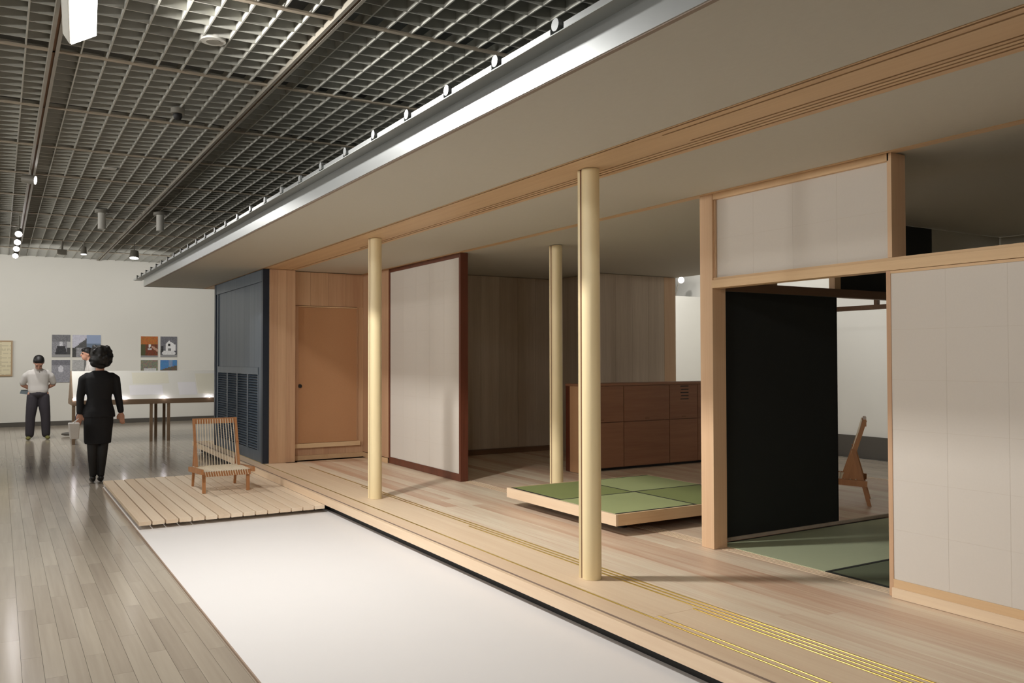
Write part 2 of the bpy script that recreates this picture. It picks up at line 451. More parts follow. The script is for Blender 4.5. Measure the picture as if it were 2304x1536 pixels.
# ------------------------------------------------------------------ timber floor of the house
ZF, ZH = .30, 2.54
HY0, HY1 = -1.0, 13.1
XF = 2.43
tf = thing('house_floor', (5, 5, .1717), 'raised floor of pale wooden boards running the length of the house', 'floor')
B('base_wall', 'dark', tf, 2.50, 7.4, HY0+.1, HY1-.2, .1717, .2245)  # black and set close behind the fascia to deepen the recess's shade
for a, b in ((HY0, 8.456), (8.458, HY1)):
    B('fascia_board', 'hinoki_y', tf, XF, XF+.026, a, b, .235, ZF, bevel=.001)
B('inlaid_strip', 'strip_grey', tf, XF+.0262, XF+.0415, HY0, HY1, .235, ZF+.0004)  # a groove's shaded line put in as a flush grey strip
B('subfloor', 'groove', tf, XF+.03, 7.49, HY0, HY1, .225, .278)
def strip(name, m, x0_, x1_, y0_, y1_, z1_=ZF, z0_=.278): return B(name, m, tf, x0_, x1_, y0_, y1_, z0_, z1_)
strip('nosing_board', 'hinoki_y', XF+.042, 2.595, HY0, HY1)
MB().tube((2.602, HY0, ZF-.001), (2.602, HY1, ZF-.001), .0045, n=10).build('brass_rail', 'brass', tf, smooth='auto')
strip('rail_board', 'hinoki_y', 2.609, 2.640, 3.075, HY1)
strip('rail_board', 'hinoki_y', 2.609, 2.636, HY0, 3.073)
MB().tube((2.6415, HY0, ZF-.001), (2.6415, 3.073, ZF-.001), .0045, n=10).build('brass_rail', 'brass', tf, smooth='auto')
strip('edge_floor_board', 'hinoki_y', 2.642, 2.850, 3.075, HY1)
strip('edge_floor_board', 'hinoki_y', 2.647, 2.850, HY0, 3.073)
rails = [(2.862, 3.08), (2.897, 5.42), (2.932, 7.63), (2.967, 9.30)]
for x, ye in rails:
    MB().tube((x, HY0, ZF-.001), (x, ye, ZF-.001), .0048, n=10).build('brass_rail', 'brass', tf, smooth='auto')
    strip('rail_board', 'hinoki_y', x-.0115, x-.006, HY0, ye)
    strip('rail_board', 'hinoki_y', x-.0115, x+.0225, ye+.001, 9.80)
    strip('rail_board', 'hinoki_y', x+.006, x+.0225, HY0, ye)
# floor boards proper
BW = .1125
def board_run(xa, ya, yb, seed):
    rnd = random.Random(seed); y = yb; 
    while y > ya:
        L = rnd.choice((3.6, 4.5, 5.4))*rnd.uniform(.9, 1.1); a = max(ya, y-L)
        if a-ya < .5: a = ya
        strip('floor_board', 'board_y', xa+.0005, xa+BW-.0005, a+.0005, y-.0005); y = a
x = 2.992; k = 0
while x < 3.84-.02:
    board_run(x, HY0, 9.85, k); x += BW; k += 1
# inner rooms
XI = x
strip('threshold_groove', 'groove', XI, XI+.03, HY0, 9.9, ZF-.008)
for j in range(4):
    strip('threshold_strip', 'hinoki_y', XI+.008+j*.024, XI+.026+j*.024, HY0, 9.9, ZF+.001)
x = XI+.115
while x < 7.45:
    board_run(x, 4.17, 9.35, k) if x > 3.9 else None
    if x > 6.35: board_run(x, HY0, 4.16, k+50)
    x += BW; k += 1

# tatami room
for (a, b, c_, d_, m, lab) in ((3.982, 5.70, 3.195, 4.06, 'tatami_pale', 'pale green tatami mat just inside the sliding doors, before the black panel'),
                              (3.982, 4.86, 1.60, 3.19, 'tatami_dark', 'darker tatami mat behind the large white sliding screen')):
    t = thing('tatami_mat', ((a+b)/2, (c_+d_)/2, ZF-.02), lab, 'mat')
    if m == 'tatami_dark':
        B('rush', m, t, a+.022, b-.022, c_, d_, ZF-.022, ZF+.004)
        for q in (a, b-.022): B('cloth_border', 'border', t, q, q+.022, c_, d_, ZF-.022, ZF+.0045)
    else:
        B('rush', m, t, a, b, c_+.022, d_-.022, ZF-.022, ZF+.004)
        for q in (c_, d_-.022): B('cloth_border', 'border', t, a, b, q, q+.022, ZF-.022, ZF+.0045)
B('subfloor_plate', 'groove', tf, 3.98, 6.35, 1.6, 4.06, .260, ZF-.023)

# ------------------------------------------------------------------ roof and ceiling of the house
RX1 = 7.55
rf = thing('house_roof', (4.5, 6, ZH), 'long flat roof with pale soffit and bright metal edge', 'roof')
B('soffit', 'soffit', rf, 1.786, 2.585, HY0, 13.14, ZH+.004, ZH+.03)
B('edge_trim', 'trim_grey', rf, 1.768, 1.786, HY0, 13.157, ZH+.0, ZH+.03)
B('metal_fascia', 'zinc', rf, 1.762, 1.768, HY0, 13.16, ZH+.004, ZH+.117)
B('end_fascia', 'zinc', rf, 1.768, RX1, 13.152, 13.16, ZH+.0, ZH+.117)
B('drip_edge', 'zinc_dull', rf, 1.690, RX1, HY0, 13.37, ZH+.117, ZH+.121)
B('inner_ceiling', 'soffit', rf, 2.972, 3.835, HY0, 13.14, ZH+.004, ZH+.03)
B('inner_ceiling', 'soffit', rf, 3.895, RX1-.02, HY0, 13.14, ZH+.004, ZH+.03)
B('ceiling_trim', 'beam', rf, 3.835, 3.895, HY0, 13.14, ZH-.001, ZH+.03)
B('track_backing', 'groove', rf, 2.585, 2.972, HY0, 13.14, ZH+.016, ZH+.03)
gro = [(2.600, 13.1), (2.650, 3.036), (2.826, 3.037), (2.860, 5.34), (2.893, 7.60), (2.926, 13.1)]
edges = [2.585] + [g[0] for g in gro] + [2.972]
gw = .0065
for j in range(len(edges)-1):
    a = edges[j] + (gw if j else 0); b = edges[j+1]-(gw if j < len(gro) else 0)
    B('track_board', 'beam', rf, a, b, HY0, 13.14, ZH+.001, ZH+.0155)
for x, ye in gro:
    if ye < 13: B('groove_filler', 'beam', rf, x-gw+.0005, x+gw-.0005, ye, 13.14, ZH+.001, ZH+.0155)
B('roof_deck', 'zinc_dull', rf, 1.80, RX1, HY0, 13.3, ZH+.121, ZH+.15)
pitch_ = .4314; y = 2.50; ys = []
while y > HY0+.5: y -= pitch_
while y < 13.3:
    ys.append(y); y += pitch_
tubes = []
for y in ys:
    MB().box(1.691, 1.80, y+.040, y+pitch_-.045, ZH+.1212, ZH+.143).build('pan_edge', 'zinc', rf)
    MB().tube((1.700, y, ZH+.147), (RX1-.05, y, ZH+.147), .019, n=10).build('seam_roll', 'zinc_dull', rf, smooth='auto')
    MB().tube((1.684, y, ZH+.147), (1.6995, y, ZH+.147), .023, n=16).build('seam_cap', 'zinc', rf, smooth='auto')

# ------------------------------------------------------------------ posts
def column(x, y, lab):
    t = thing('round_column', (x, y, ZF), lab, 'column')
    m = MB(); n = 28; zs = [ZF+.001+(ZH-ZF-.002)*i/6 for i in range(7)]
    for i, z in enumerate(zs):
        r = .0525-.0035*i/6
        for j in range(n):
            a = 2*math.pi*j/n; m.v.append((x+r*math.cos(a), y+r*math.sin(a), z)); m.t.append(.5)
    for i in range(6):
        for j in range(n):
            q = (j+1) % n; m.f.append((i*n+j, i*n+q, (i+1)*n+q, (i+1)*n+j))
    m.f.append(tuple(reversed(range(n)))); m.f.append(tuple(6*n+j for j in range(n)))
    m.build('shaft', 'column', t, smooth='auto')
    d_ = Vector((-.55, .835, 0)); e_ = Vector((.835, .55, 0)); c_ = Vector((x, y, 0))
    for nm, mt, a_, b_, w_ in (('door_stop', 'column', .046, .071, .011), ('stop_groove', 'groove', .046, .0565, .0135)):
        q = [c_+d_*a_-e_*w_, c_+d_*b_-e_*w_, c_+d_*b_+e_*w_, c_+d_*a_+e_*w_]
        MB().hexa([p_+Vector((0, 0, ZF+.001)) for p_ in q]+[p_+Vector((0, 0, ZH-.001)) for p_ in q]).build(nm, mt, t)
    return t
column(2.782, 3.785, 'tall round pale wooden column nearest the camera, at the floor edge')
column(2.782, 6.905, 'round pale wooden column farther along the floor edge, before the framed white panel')
column(4.392, 6.50, 'round wooden column inside the house, rising behind the tatami platform')
t = thing('square_post', (3.91, 4.0, ZF), 'square wooden post between the living room and the black panel', 'post')
B('shaft', 'post', t, 3.851, 3.965, 3.950, 4.060, ZF+.001, ZH-.001, bevel=.0015)
B('jamb_strip', 'plywood', t, 3.966, 4.085, 4.075, 4.115, ZF+.001, 1.935)

# long lintel along the front and the screens around it
lt = thing('lintel', (3.9, 2.5, 1.94), 'long wooden lintel rail above the doorway, running right from the square post', 'lintel')
B('rail', 'beam', lt, 3.842, 3.930, HY0, 3.949, 1.940, 1.990, bevel=.001)
B('rail', 'beam', lt, 3.858, 3.925, HY0, 3.949, 1.991, 2.006)
def washi_grid(parent, xf, ys_, zs_, thick=.0006, gap=.0016):
    for a, b in zip(ys_[:-1], ys_[1:]):
        for c_, d_ in zip(zs_[:-1], zs_[1:]):
            B('paper_sheet', 'washi', parent, xf-thick, xf, a+gap/2, b-gap/2, c_+gap/2, d_-gap/2)
# upper panel
t = thing('transom_screen', (3.88, 3.3, 2.0), 'white paper transom panel above the doorway, left of the dark opening', 'panel')
B('core', 'washi_seam', t, 3.882, 3.90, 2.715, 3.94, 2.007, 2.50)
washi_grid(t, 3.882, [2.722, 3.037, 3.337, 3.635, 3.937], [2.008, 2.250, 2.498])
B('top_rail', 'beam', t, 3.856, 3.905, 2.706, 3.949, 2.500, 2.538)
B('stile', 'post', t, 3.856, 3.97, 2.690, 2.714, 2.007, 2.538)
B('stile', 'post', t, 3.868, 3.90, 3.9405, 3.9495, 2.007, 2.499)
# lower sliding screen
t = thing('sliding_screen', (3.86, 1.9, ZF), 'large white paper sliding screen at the right edge of the picture', 'screen')
B('core', 'washi_seam', t, 3.856, 3.876, .9, 2.705, .392, 1.925)
washi_grid(t, 3.856, [.95, 1.24, 1.532, 1.824, 2.117, 2.408, 2.697], [.393, .640, .888, 1.140, 1.390, 1.641, 1.924])
B('stile', 'hinoki_z', t, 3.852, 3.880, 2.698, 2.722, .305, 1.938)
B('bottom_rail', 'beam', t, 3.851, 3.880, .9, 2.697, .350, .392)
B('top_rail', 'beam', t, 3.851, 3.880, .9, 2.697, 1.925, 1.938)
struct(B('baseboard_house', 'hinoki_y', None, 3.840, 3.8505, HY0, 2.70, .302, .352))

# red-brown framed sliding panel
t = thing('framed_screen', (3.9, 8.3, ZF), 'tall white paper panel in a dark red-brown frame inside the house', 'panel')
B('core', 'washi_seam', t, 3.866, 3.925, 7.43, 9.15, .374, 2.495)
zs_ = [.375, .627, .851, 1.090, 1.329, 1.553, 1.800, 2.062, 2.292, 2.494]
washi_grid(t, 3.866, [7.431, 7.767, 8.105, 8.438, 8.776, 9.149], zs_)
B('bottom_rail', 'redbrown', t, 3.860, 3.93, 7.431, 9.18, ZF+.002, .3735)
B('top_rail', 'redbrown', t, 3.860, 3.93, 7.431, 9.18, 2.4955, ZH-.002)
B('stile', 'redbrown', t, 3.860, 3.895, 7.396, 7.4305, ZF+.002, ZH-.002)
B('stile', 'redbrown', t, 3.8955, 3.945, 7.400, 7.4305, ZF+.002, ZH-.002)
B('stile', 'redbrown', t, 3.860, 3.93, 9.150, 9.18, .374, 2.495)

# partition with the black panel
t = thing('black_screen', (4.65, 4.1, ZF), 'large black paper sliding panel closing the room behind the square post', 'panel')
B('core', 'blackpanel', t, 4.088, 5.195, 4.082, 4.104, .302, 1.938)
B('stile', 'dark', t, 5.195, 5.203, 4.080, 4.106, .302, 1.938)
t = thing('partition_sill', (5.2, 4.1, ZF), 'low wooden sill strip under the black panel', 'sill')
B('board', 'plywood', t, 4.087, 6.5, 4.066, 4.081, ZF+.005, .325)
t = thing('cross_beam', (5.2, 4.1, 1.94), 'dark brown beam running back above the black panel', 'beam')
B('rail', 'brown_beam', t, 3.966, 7.42, 4.063, 4.13, 1.940, 1.998)
B('transom_post', 'post', t, 5.17, 5.235, 4.07, 4.12, 1.999, ZH-.001)
B('side_post', 'post', t, 4.37, 4.63, 4.12, 4.15, 1.999, 2.05)
t = thing('black_transom_screen', (5.8, 4.15, 2.0), 'black panel above the dark beam, seen through the upper opening', 'panel')
B('core', 'blackpanel', t, 5.30, 6.44, 4.135, 4.155, 1.999, ZH-.002)
struct(B('wall_inner', 'soffit', None, 6.445, 7.42, 4.135, 4.155, 1.999, ZH-.002))
struct(B('wall_rear', 'soffit', None, 7.43, 7.455, HY0, 4.14, ZF+.005, ZH-.002))

# rear frame
t = thing('rear_frame', (7.5, 4, ZF), 'thin dark wooden frame across the open rear side of the house', 'frame')
B('lintel', 'brown_beam', t, 7.46, 7.52, 4.15, 7.0, 1.983, 2.028)
for y in (5.40,): B('mullion', 'brown_beam', t, 7.47, 7.51, y-.02, y+.02, 2.029, ZH-.001)
B('sill', 'hinoki_y', t, 7.455, 7.53, HY0, 8.1, .28, .303)
for y in (4.19, 6.97): B('post', 'brown_beam', t, 7.46, 7.52, y-.03, y+.03, .304, 1.982)

# ------------------------------------------------------------------ tatami platform
t = thing('tatami_platform', (4.3, 5.3, ZF), 'low square wooden platform topped with four green tatami mats', 'platform')
TX0, TX1, TY0, TY1, TZ0, TZ1 = 3.562, 5.04, 4.572, 6.012, .370, .4475
B('front_rail', 'hinoki_y', t, TX0, TX0+.022, TY0, TY1, TZ0, TZ1, bevel=.001)
B('back_rail', 'hinoki_y', t, TX1-.022, TX1, TY0, TY1, TZ0, TZ1)
B('side_rail', 'hinoki_x', t, TX0+.0225, TX1-.0225, TY0, TY0+.022, TZ0, TZ1)
B('side_rail', 'hinoki_x', t, TX0+.0225, TX1-.0225, TY1-.022, TY1, TZ0, TZ1)
B('bed', 'groove', t, TX0+.0225, TX1-.0225, TY0+.0225, TY1-.0225, TZ0, TZ0+.03)
xm, ym = 4.300, 5.292
for i, (a, b) in enumerate(((TX0+.0235, xm), (xm, TX1-.0235))):
    for j, (c_, d_) in enumerate(((TY0+.0235, ym), (ym, TY1-.0235))):
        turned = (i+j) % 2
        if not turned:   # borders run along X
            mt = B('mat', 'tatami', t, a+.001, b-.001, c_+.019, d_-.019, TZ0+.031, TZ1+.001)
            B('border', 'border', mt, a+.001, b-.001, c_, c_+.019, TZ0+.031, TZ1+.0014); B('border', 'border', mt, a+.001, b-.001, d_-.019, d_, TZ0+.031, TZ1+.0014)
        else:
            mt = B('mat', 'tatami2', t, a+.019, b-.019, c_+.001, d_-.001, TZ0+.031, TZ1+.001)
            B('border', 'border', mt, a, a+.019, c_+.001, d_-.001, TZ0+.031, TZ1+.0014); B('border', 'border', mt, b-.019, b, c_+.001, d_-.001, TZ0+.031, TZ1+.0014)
for x in (TX0+.25, TX1-.25):
    for y in (TY0+.25, TY1-.25): MB().tube((x, y, ZF+.0005), (x, y, TZ0), .035, n=14).build('caster', 'dark', t, smooth='auto')

# ------------------------------------------------------------------ walls of the rooms
hw = struct(B('wall_living', 'plywood', None, 4.08, 6.25, 9.36, 9.46, ZF, ZH))
i = 0; x = 4.09
while x < 6.24:
    B('panel', 'plywood', hw, x+.001, min(x+.27, 6.25)-.001, 9.350, 9.3595, ZF+.07, ZH-.002); x += .27
B('skirting_board', 'brown_beam', hw, 4.09, 6.25, 9.34, 9.3495, ZF+.001, ZF+.065)
hw = struct(B('wall_study', 'plywood', None, 6.25, 7.30, 8.36, 9.30, ZF, ZH))
x = 6.25
while x < 7.29:
    B('panel', 'plywood', hw, x+.001, min(x+.262, 7.30)-.001, 8.350, 8.3595, ZF+.001, ZH-.002); x += .262
struct(B('trim_1', 'post', None, 7.30, 7.49, 8.35, 8.42, ZF, ZH-.002))

# cabinet
t = thing('cabinet', (6.1, 7.5, ZF), 'long low reddish wooden cabinet at the back of the living room', 'cabinet')
CX0, CX1, CY, CY1, CT = 5.19, 7.25, 7.285, 7.52, 1.232
B('body', 'cabinet', t, CX0+.006, CX1, CY+.018, CY1-.001, ZF+.03, CT-.0255)
B('plinth', 'dark', t, CX0+.03, CX1-.01, CY+.05, CY1-.01, ZF+.001, ZF+.0295)
B('top', 'cabinet', t, CX0-.004, CX1+.01, CY-.004, CY1+.004, CT-.025, CT)
B('end_panel', 'cork', t, CX0, CX0+.0055, CY+.002, CY1-.075, ZF+.004, CT-.026)
B('corner_post', 'redbrown', t, CX0, CX0+.0055, CY1-.074, CY1, ZF+.004, CT-.026)  # dark red-brown strip down the rear edge of the end
cols = [CX0+.002, 5.788, 6.437, 6.86, CX1-.002]
for i in range(4):
    a, b = cols[i]+.004, cols[i+1]-.004
    for (c_, d_) in ((ZF+.035, .812), (.820, CT-.03)):
        dr = B('door', 'cabinet', t, a, b, CY, CY+.0175, c_, d_)
        if d_ > 1 : B('pull', 'groove', dr, (a+b)/2-.03, (a+b)/2+.03, CY-.004, CY, c_+.02, c_+.028)
for k_ in range(5): B('vent_slat', 'dark', t, 6.60+.01*(k_ % 2), 6.72, CY-.003, CY-.0005, 1.035+k_*.036, 1.045+k_*.036)

# wall with the cork door
hw = struct(B('wall_entry', 'groove', None, 2.66, 4.06, 10.00, 10.08, ZF, ZH))
for a, b in ((2.664, 2.755), (2.756, 2.855), (2.856, 2.962)):
    B('wall_board', 'hinoki_z', hw, a, b, 9.84, 9.999, ZF+.001, ZH-.002)
x = 2.963
while x < 3.85:
    b = min(x+.222, 3.851)
    B('wall_board', 'hinoki_z', hw, x+.0008, b-.0008, 9.975, 9.999, 2.135, ZH-.002)
    B('wall_board', 'hinoki_z', hw, x+.0008, b-.0008, 9.975, 9.999, ZF+.056, .445)
    x += .222
B('skirting_board', 'beam', hw, 2.963, 3.851, 9.963, 9.9748, ZF+.001, ZF+.055)
B('wall_board', 'hinoki_z', hw, 3.775, 3.851, 9.975, 9.999, .4455, 2.1345)
B('corner_board', 'hinoki_z', hw, 3.852, 3.880, 9.182, 9.999, ZF+.06, ZH-.002)
B('skirting_board', 'beam', hw, 3.840, 3.8515, 9.182, 9.962, ZF+.001, ZF+.055)
t = thing('cork_door', (3.4, 9.97, .48), 'orange-brown cork-faced door in the pale wooden wall', 'door')
B('leaf', 'cork', t, 3.035, 3.765, 9.966, 9.998, .500, 2.115)
B('frame', 'hinoki_z', t, 2.975, 3.033, 9.95, 9.9745, .4455, 2.13)
B('frame', 'hinoki_z', t, 3.766, 3.774, 9.958, 9.9745, .4455, 2.13)
B('head', 'beam', t, 3.034, 3.7655, 9.958, 9.9745, 2.117, 2.13)
B('sill', 'hinoki_x', t, 2.975, 3.80, 9.935, 9.9745, .4465, .498)
MB().tube((3.055, 9.945, 1.18), (3.055, 9.9655, 1.18), .022, n=14).build('knob', 'dark', t, smooth='auto')

# navy louvred screen
t = thing('louvred_screen', (2.62, 11.1, ZF), 'dark navy blue wooden screen with louvres below, at the far end of the house', 'screen')
NX, NXB = 2.605, 2.655
B('end_stile', 'navy_dark', t, 2.592, 2.662, 9.860, 9.925, ZF+.001, ZH-.002)
B('stile', 'navy', t, NX, NXB, 9.926, 10.10, ZF+.001, 2.398)
B('end_stile', 'navy_dark', t, 2.592, 2.662, 12.36, 12.44, ZF+.001, ZH-.002)
B('stile', 'navy', t, NX, NXB, 12.255, 12.359, ZF+.001, 2.398)
B('top_rail', 'navy', t, NX-.008, NXB, 9.926, 12.359, 2.400, ZH-.002)
B('middle_rail', 'navy', t, NX-.006, NXB, 10.101, 12.254, 1.318, 1.402)
B('bottom_rail', 'navy', t, NX, NXB, 10.101, 12.254, ZF+.001, .43)
y = 10.101
while y < 12.25:
    b = min(y+.24, 12.254); B('board', 'navy', t, NX+.012, NXB-.012, y+.001, b-.001, 1.403, 2.399); y += .24
lo = [10.135, 10.572, 10.6365, 11.114, 11.1725, 11.655, 11.7165, 12.235]
prev = 10.101
cs = [(10.13, 10.575), (10.63, 11.115), (11.165, 11.655), (11.71, 12.235)]
for a, b in cs:
    B('mullion', 'navy', t, NX-.003, NXB, prev, a, .431, 1.317); prev = b
    m = MB(); z = .450
    while z < 1.305:
        m.bar((NX+.013, a, z), (NX+.013, b, z), .030, .006, up=(-.55, 0, .83)); z += .0315
    m.build('louvre_slats', 'navy', t, kind='stuff')
B('mullion', 'navy', t, NX-.003, NXB, prev, 12.254, .431, 1.317)
B('back_board', 'navy_dark', t, NXB-.004, NXB+.006, 10.10, 12.255, .431, 2.399)
struct(B('wall_end', 'plywood', None, 2.70, 7.4, 12.40, 12.48, ZF, ZH))

# ------------------------------------------------------------------ rope chairs
def rope_chair(label, loc, rz):
    t = thing('rope_chair', (0, 0, 0), label, 'chair')
    for i in (-1, 1):
        MB().bar((i*.226, -.300, .002), (i*.226, -.292, .20), .032, .032, up=(0, 1, 0)).build('leg', 'chairwood', t)
        xa, xb = i*.226-.012, i*.226+.012
        # rear leg: from the floor behind up to the middle of the back post
        MB().hexa([(xa, .285, .002), (xb, .285, .002), (xb, .318, .002), (xa, .318, .002),
                   (xa, .160, .49), (xb, .160, .49), (xb, .190, .49), (xa, .190, .49)]).build('leg', 'chairwood', t)
        MB().hexa([(xa-i*.002, .070, .20), (xb-i*.002, .070, .20), (xb-i*.002, .120, .20), (xa-i*.002, .120, .20),
                   (xa-i*.002, .255, .735), (xb-i*.002, .255, .735), (xb-i*.002, .288, .735), (xa-i*.002, .288, .735)]).build('back_post', 'chairwood', t)
        # gusset plate filling the corner between post, leg and seat
        xg = i*.226
        q = MB(); P3 = [(.10, .205), (.262, .205), (.182, .49)]
        q.v = [(xg-.008, y_, z_) for y_, z_ in P3] + [(xg+.008, y_, z_) for y_, z_ in P3]; q.t = [.5]*6
        q.f = [(2, 1, 0), (3, 4, 5), (0, 1, 4, 3), (1, 2, 5, 4), (2, 0, 3, 5)]; q.build('gusset', 'chairwood', t)
        MB().bar((i*.262, -.405, .235), (i*.262, .285, .195), .026, .052, up=(0, 0, 1)).build('side_rail', 'chairwood', t)
    MB().bar((-.248, -.318, .198), (.248, -.318, .198), .050, .022, up=(0, 1, 0)).build('front_rail', 'chairwood', t)
    MB().bar((-.212, .20, .205), (.212, .20, .205), .030, .030, up=(0, 1, 0)).build('rear_rail', 'chairwood', t)
    MB().bar((-.2365, .270, .716), (.2365, .270, .716), .026, .060, up=(0, 0, 1)).build('top_rail', 'chairwood', t)
    n = 15
    for i in range(n):
        x = -.190+.38*i/(n-1)
        MB().tube((x, .248, .735), (x*1.08, .105, .222), .0036, n=6).build('rope', 'rope', t)
    for i in range(18):
        x = -.215+.43*i/17
        b = MB(); b.tube((x, -.330, .228), (x, .20, .224), .0048, n=6); b.tube((x+.007, -.334, .176), (x-.007, -.334, .228), .0034, n=6)
        b.build('seat_rope', 'rope', t)
    m = MB()
    for i in range(12):
        y = -.30+.045*i; m.tube((-.248, y, .229), (.248, y, .229), .004, n=6)
    m.build('cross_ropes', 'rope', t, kind='stuff')
    t.location = loc; t.rotation_euler = (0, 0, rz)
    return t
space(1)
c1 = rope_chair('low wooden chair with a white rope back, standing on the slatted deck', (2.087, 9.70, DZ+.0005), 0); c1.scale = (1.01, 1.01, 1.01)
space(HOUSE); c2 = copy_tree(c1); c2.location = mp_((6.02, 4.78, ZF+.0015)); c2.scale = (1.05, 1.05, 1.05); space(1); c2.rotation_euler = (0, 0, math.radians(217))
c2['label'] = 'dark wooden low rope chair seen from the side behind the black panel'

# ------------------------------------------------------------------ display case at the far end
dc = thing('display_case', (3.0, 17.35, 0), 'long sloping display case on thin legs with bright white drawings', 'display case')
KX0, KX1, KY0, KY1, KR = 1.105, 5.2, 16.83, 17.87, 17.35
B('frame_rail', 'casewood', dc, KX0, KX1, KY0, KY0+.03, .685, .775)
B('frame_rail', 'casewood', dc, KX0, KX1, KY1-.03, KY1, .685, .775)
B('frame_rail', 'casewood', dc, KX0, KX0+.03, KY0+.031, KY1-.031, .685, .775)
B('bed', 'casewood', dc, KX0+.031, KX1, KY0+.031, KY1-.031, .74, .774)
def prism(x0, x1, pts, name, m, par):
    q = MB(); n = len(pts)
    q.v = [(x0, y, z) for y, z in pts] + [(x1, y, z) for y, z in pts]; q.t = [.5]*(2*n)
    q.f = [tuple(reversed(range(n))), tuple(range(n, 2*n))] + [(i, (i+1) % n, n+(i+1) % n, n+i) for i in range(n)]
    return q.build(name, m, par)
prism(KX0, KX0+.018, [(KY0+.06, .776), (KY1-.06, .776), (KR, 1.295)], 'end_panel', 'casewood', dc)
prism(KX0+.019, KX1, [(KY0+.03, .776), (KR-.002, 1.286), (KR-.002, 1.272), (KY0+.05, .776)], 'slope', 'paper', dc)
prism(KX0+.019, KX1, [(KR+.002, 1.272), (KR+.002, 1.286), (KY1-.03, .776), (KY1-.05, .776)], 'slope', 'paper', dc)
for x, y in ((1.13, KY0+.03), (1.19, KY1-.05), (2.40, KY0+.03), (2.70, KY0+.03), (2.62, KY1-.05), (2.77, KY1-.05), (4.3, KY0+.03), (4.5, KY0+.03), (4.4, KY1-.05), (4.6, KY1-.05)):
    B('leg', 'casewood', dc, x-.025, x+.025, y-.02, y+.02, 0.001, .684)
for x in (1.135, 1.95, 2.62, 3.42, 4.2, 5.0):
    l = MB().ball((x, KY0-.004, .80), .022, 12, 8).build('lamp', 'led', dc, smooth=True)  # small glowing balls along the front edge of the case
    MB().tube((x, KY0+.004, .776), (x, KY0, .79), .008, n=8).build('lamp_stem', 'fixture', l)
sl = Vector((0, KR-KY0-.03, 1.286-.776)).normalized(); nn = Vector((0, -sl.z, sl.y))
def sheet(x0, x1, a, b, m, lab, h=.002):
    o = Vector((0, KY0+.03, .776)); q = []
    for hh in (.001, h):
        for (x, s_) in ((x0, a), (x1, a), (x1, b), (x0, b)): q.append(o+sl*s_+nn*hh+Vector((x, 0, 0)))
    tag(MB().hexa(q).build('drawing_sheet', m, None), lab, 'drawing')
sheet(1.30, 1.85, .08, .62, 'paper_white', 'white drawing at the left end of the display case, behind the woman in black')
sheet(2.05, 2.62, .10, .34, 'paper_white', 'bright white wide drawing low on the display case slope')
sheet(2.12, 2.75, .38, .66, 'paper_cream', 'cream drawing high on the display case slope')
sheet(2.90, 3.22, .08, .40, 'paper_white', 'plain white upright sheet on the display case between two cream drawings')
sheet(3.24, 3.95, .10, .62, 'paper_cream', 'large cream drawing at the right of the display case, beside the navy screen')

# ------------------------------------------------------------------ pictures on the end wall
space(HALL)
def picture(x0, x1, z0, z1, fn, lab, nx=22, nz=26, frame=None, group=None):
    t = thing('photograph' if not frame else 'framed_drawing', ((x0+x1)/2, YB-.01, z0), lab, 'picture', group)
    y = YB-.012
    if frame:
        B('frame', 'frame', t, x0, x1, YB-.035, YB-.001, z0, z1)
        e = .03; x0 += e; x1 -= e; z0 += e; z1 -= e; y = YB-.0355
    else:
        B('panel', 'fixture_w', t, x0, x1, YB-.012, YB-.001, z0, z1)
    v = []; f = []; col = []
    for j in range(nz+1):
        for i in range(nx+1): v.append((x0+(x1-x0)*i/nx, y-.0008, z0+(z1-z0)*j/nz))
    for j in range(nz):
        for i in range(nx):
            f.append((j*(nx+1)+i, j*(nx+1)+i+1, (j+1)*(nx+1)+i+1, (j+1)*(nx+1)+i))
            col.append(lin(fn((i+.5)/nx, (j+.5)/nz)))
    me = bpy.data.meshes.new('print'); o0 = mp_(((x0+x1)/2, y, z0)); me.from_pydata([tuple(mp_(q)-o0) for q in v], [], f)
    ca = me.color_attributes.new('paint', 'FLOAT_COLOR', 'CORNER')
    for pi, pl in enumerate(me.polygons):
        for li in pl.loop_indices: ca.data[li].color = col[pi]
    me.materials.append(M['photo'])
    o = bpy.data.objects.new('print', me); COL.objects.link(o); o.parent = t
    o.location = o0 - t.location
rr = random.Random(3)
nz_ = lambda a: rr.uniform(-a, a)
def g3(v, b=0): return (max(0, min(255, v)), max(0, min(255, v)), max(0, min(255, v+b)))
def ph_hall(u, v):
    if v < .1: return g3(150)
    if v < .5 and abs(u-.5) < .34-.3*v+.02: return g3(52+nz_(12), 4)
    if v > .68: return g3(118+nz_(14), 4)
    if u > .82: return g3(190 if v > .42 else 70)
    return g3(142+nz_(16)+(70 if abs(u-.5) < .1 and v > .45 else 0), 6)
def ph_eave(u, v):
    if u < .5 and v < .35+1.0*u and v > .42: return g3(84+nz_(8))
    if v > .42: return g3(200+nz_(8), 14) if u < .5 else (150-40*(v < .6), 166-40*(v < .6), 196-50*(v < .6))
    if u < .14: return g3(70+nz_(12))
    if u > .5 and .28 < v: return g3(74+nz_(14))
    return g3(150+nz_(20), 4)
def ph_garden(u, v): return g3((120 if v > .75 else 150)+nz_(12)+(60 if (u-.5)**2+(v-.6)**2 < .025 else 0), 8)
def ph_low(u, v): return g3(120+nz_(12)+(60 if u < .4 and v > .5 else 0), 0)
def ph_orange(u, v):
    if v < .09: return g3(140)
    if (u-.52)**2+(v-.55)**2 < .007: return g3(225)
    if abs(v-.40) < .035 and abs(u-.52) < .1: return g3(200)
    if u > .62 and abs(v-(.86-.55*u)) < .06: return (190, 150, 130)
    if v > .6: return (176+nz_(20), 104+nz_(14), 44)
    return (112+nz_(20), 58+nz_(10), 34) if u > .25 else (78, 78, 46)
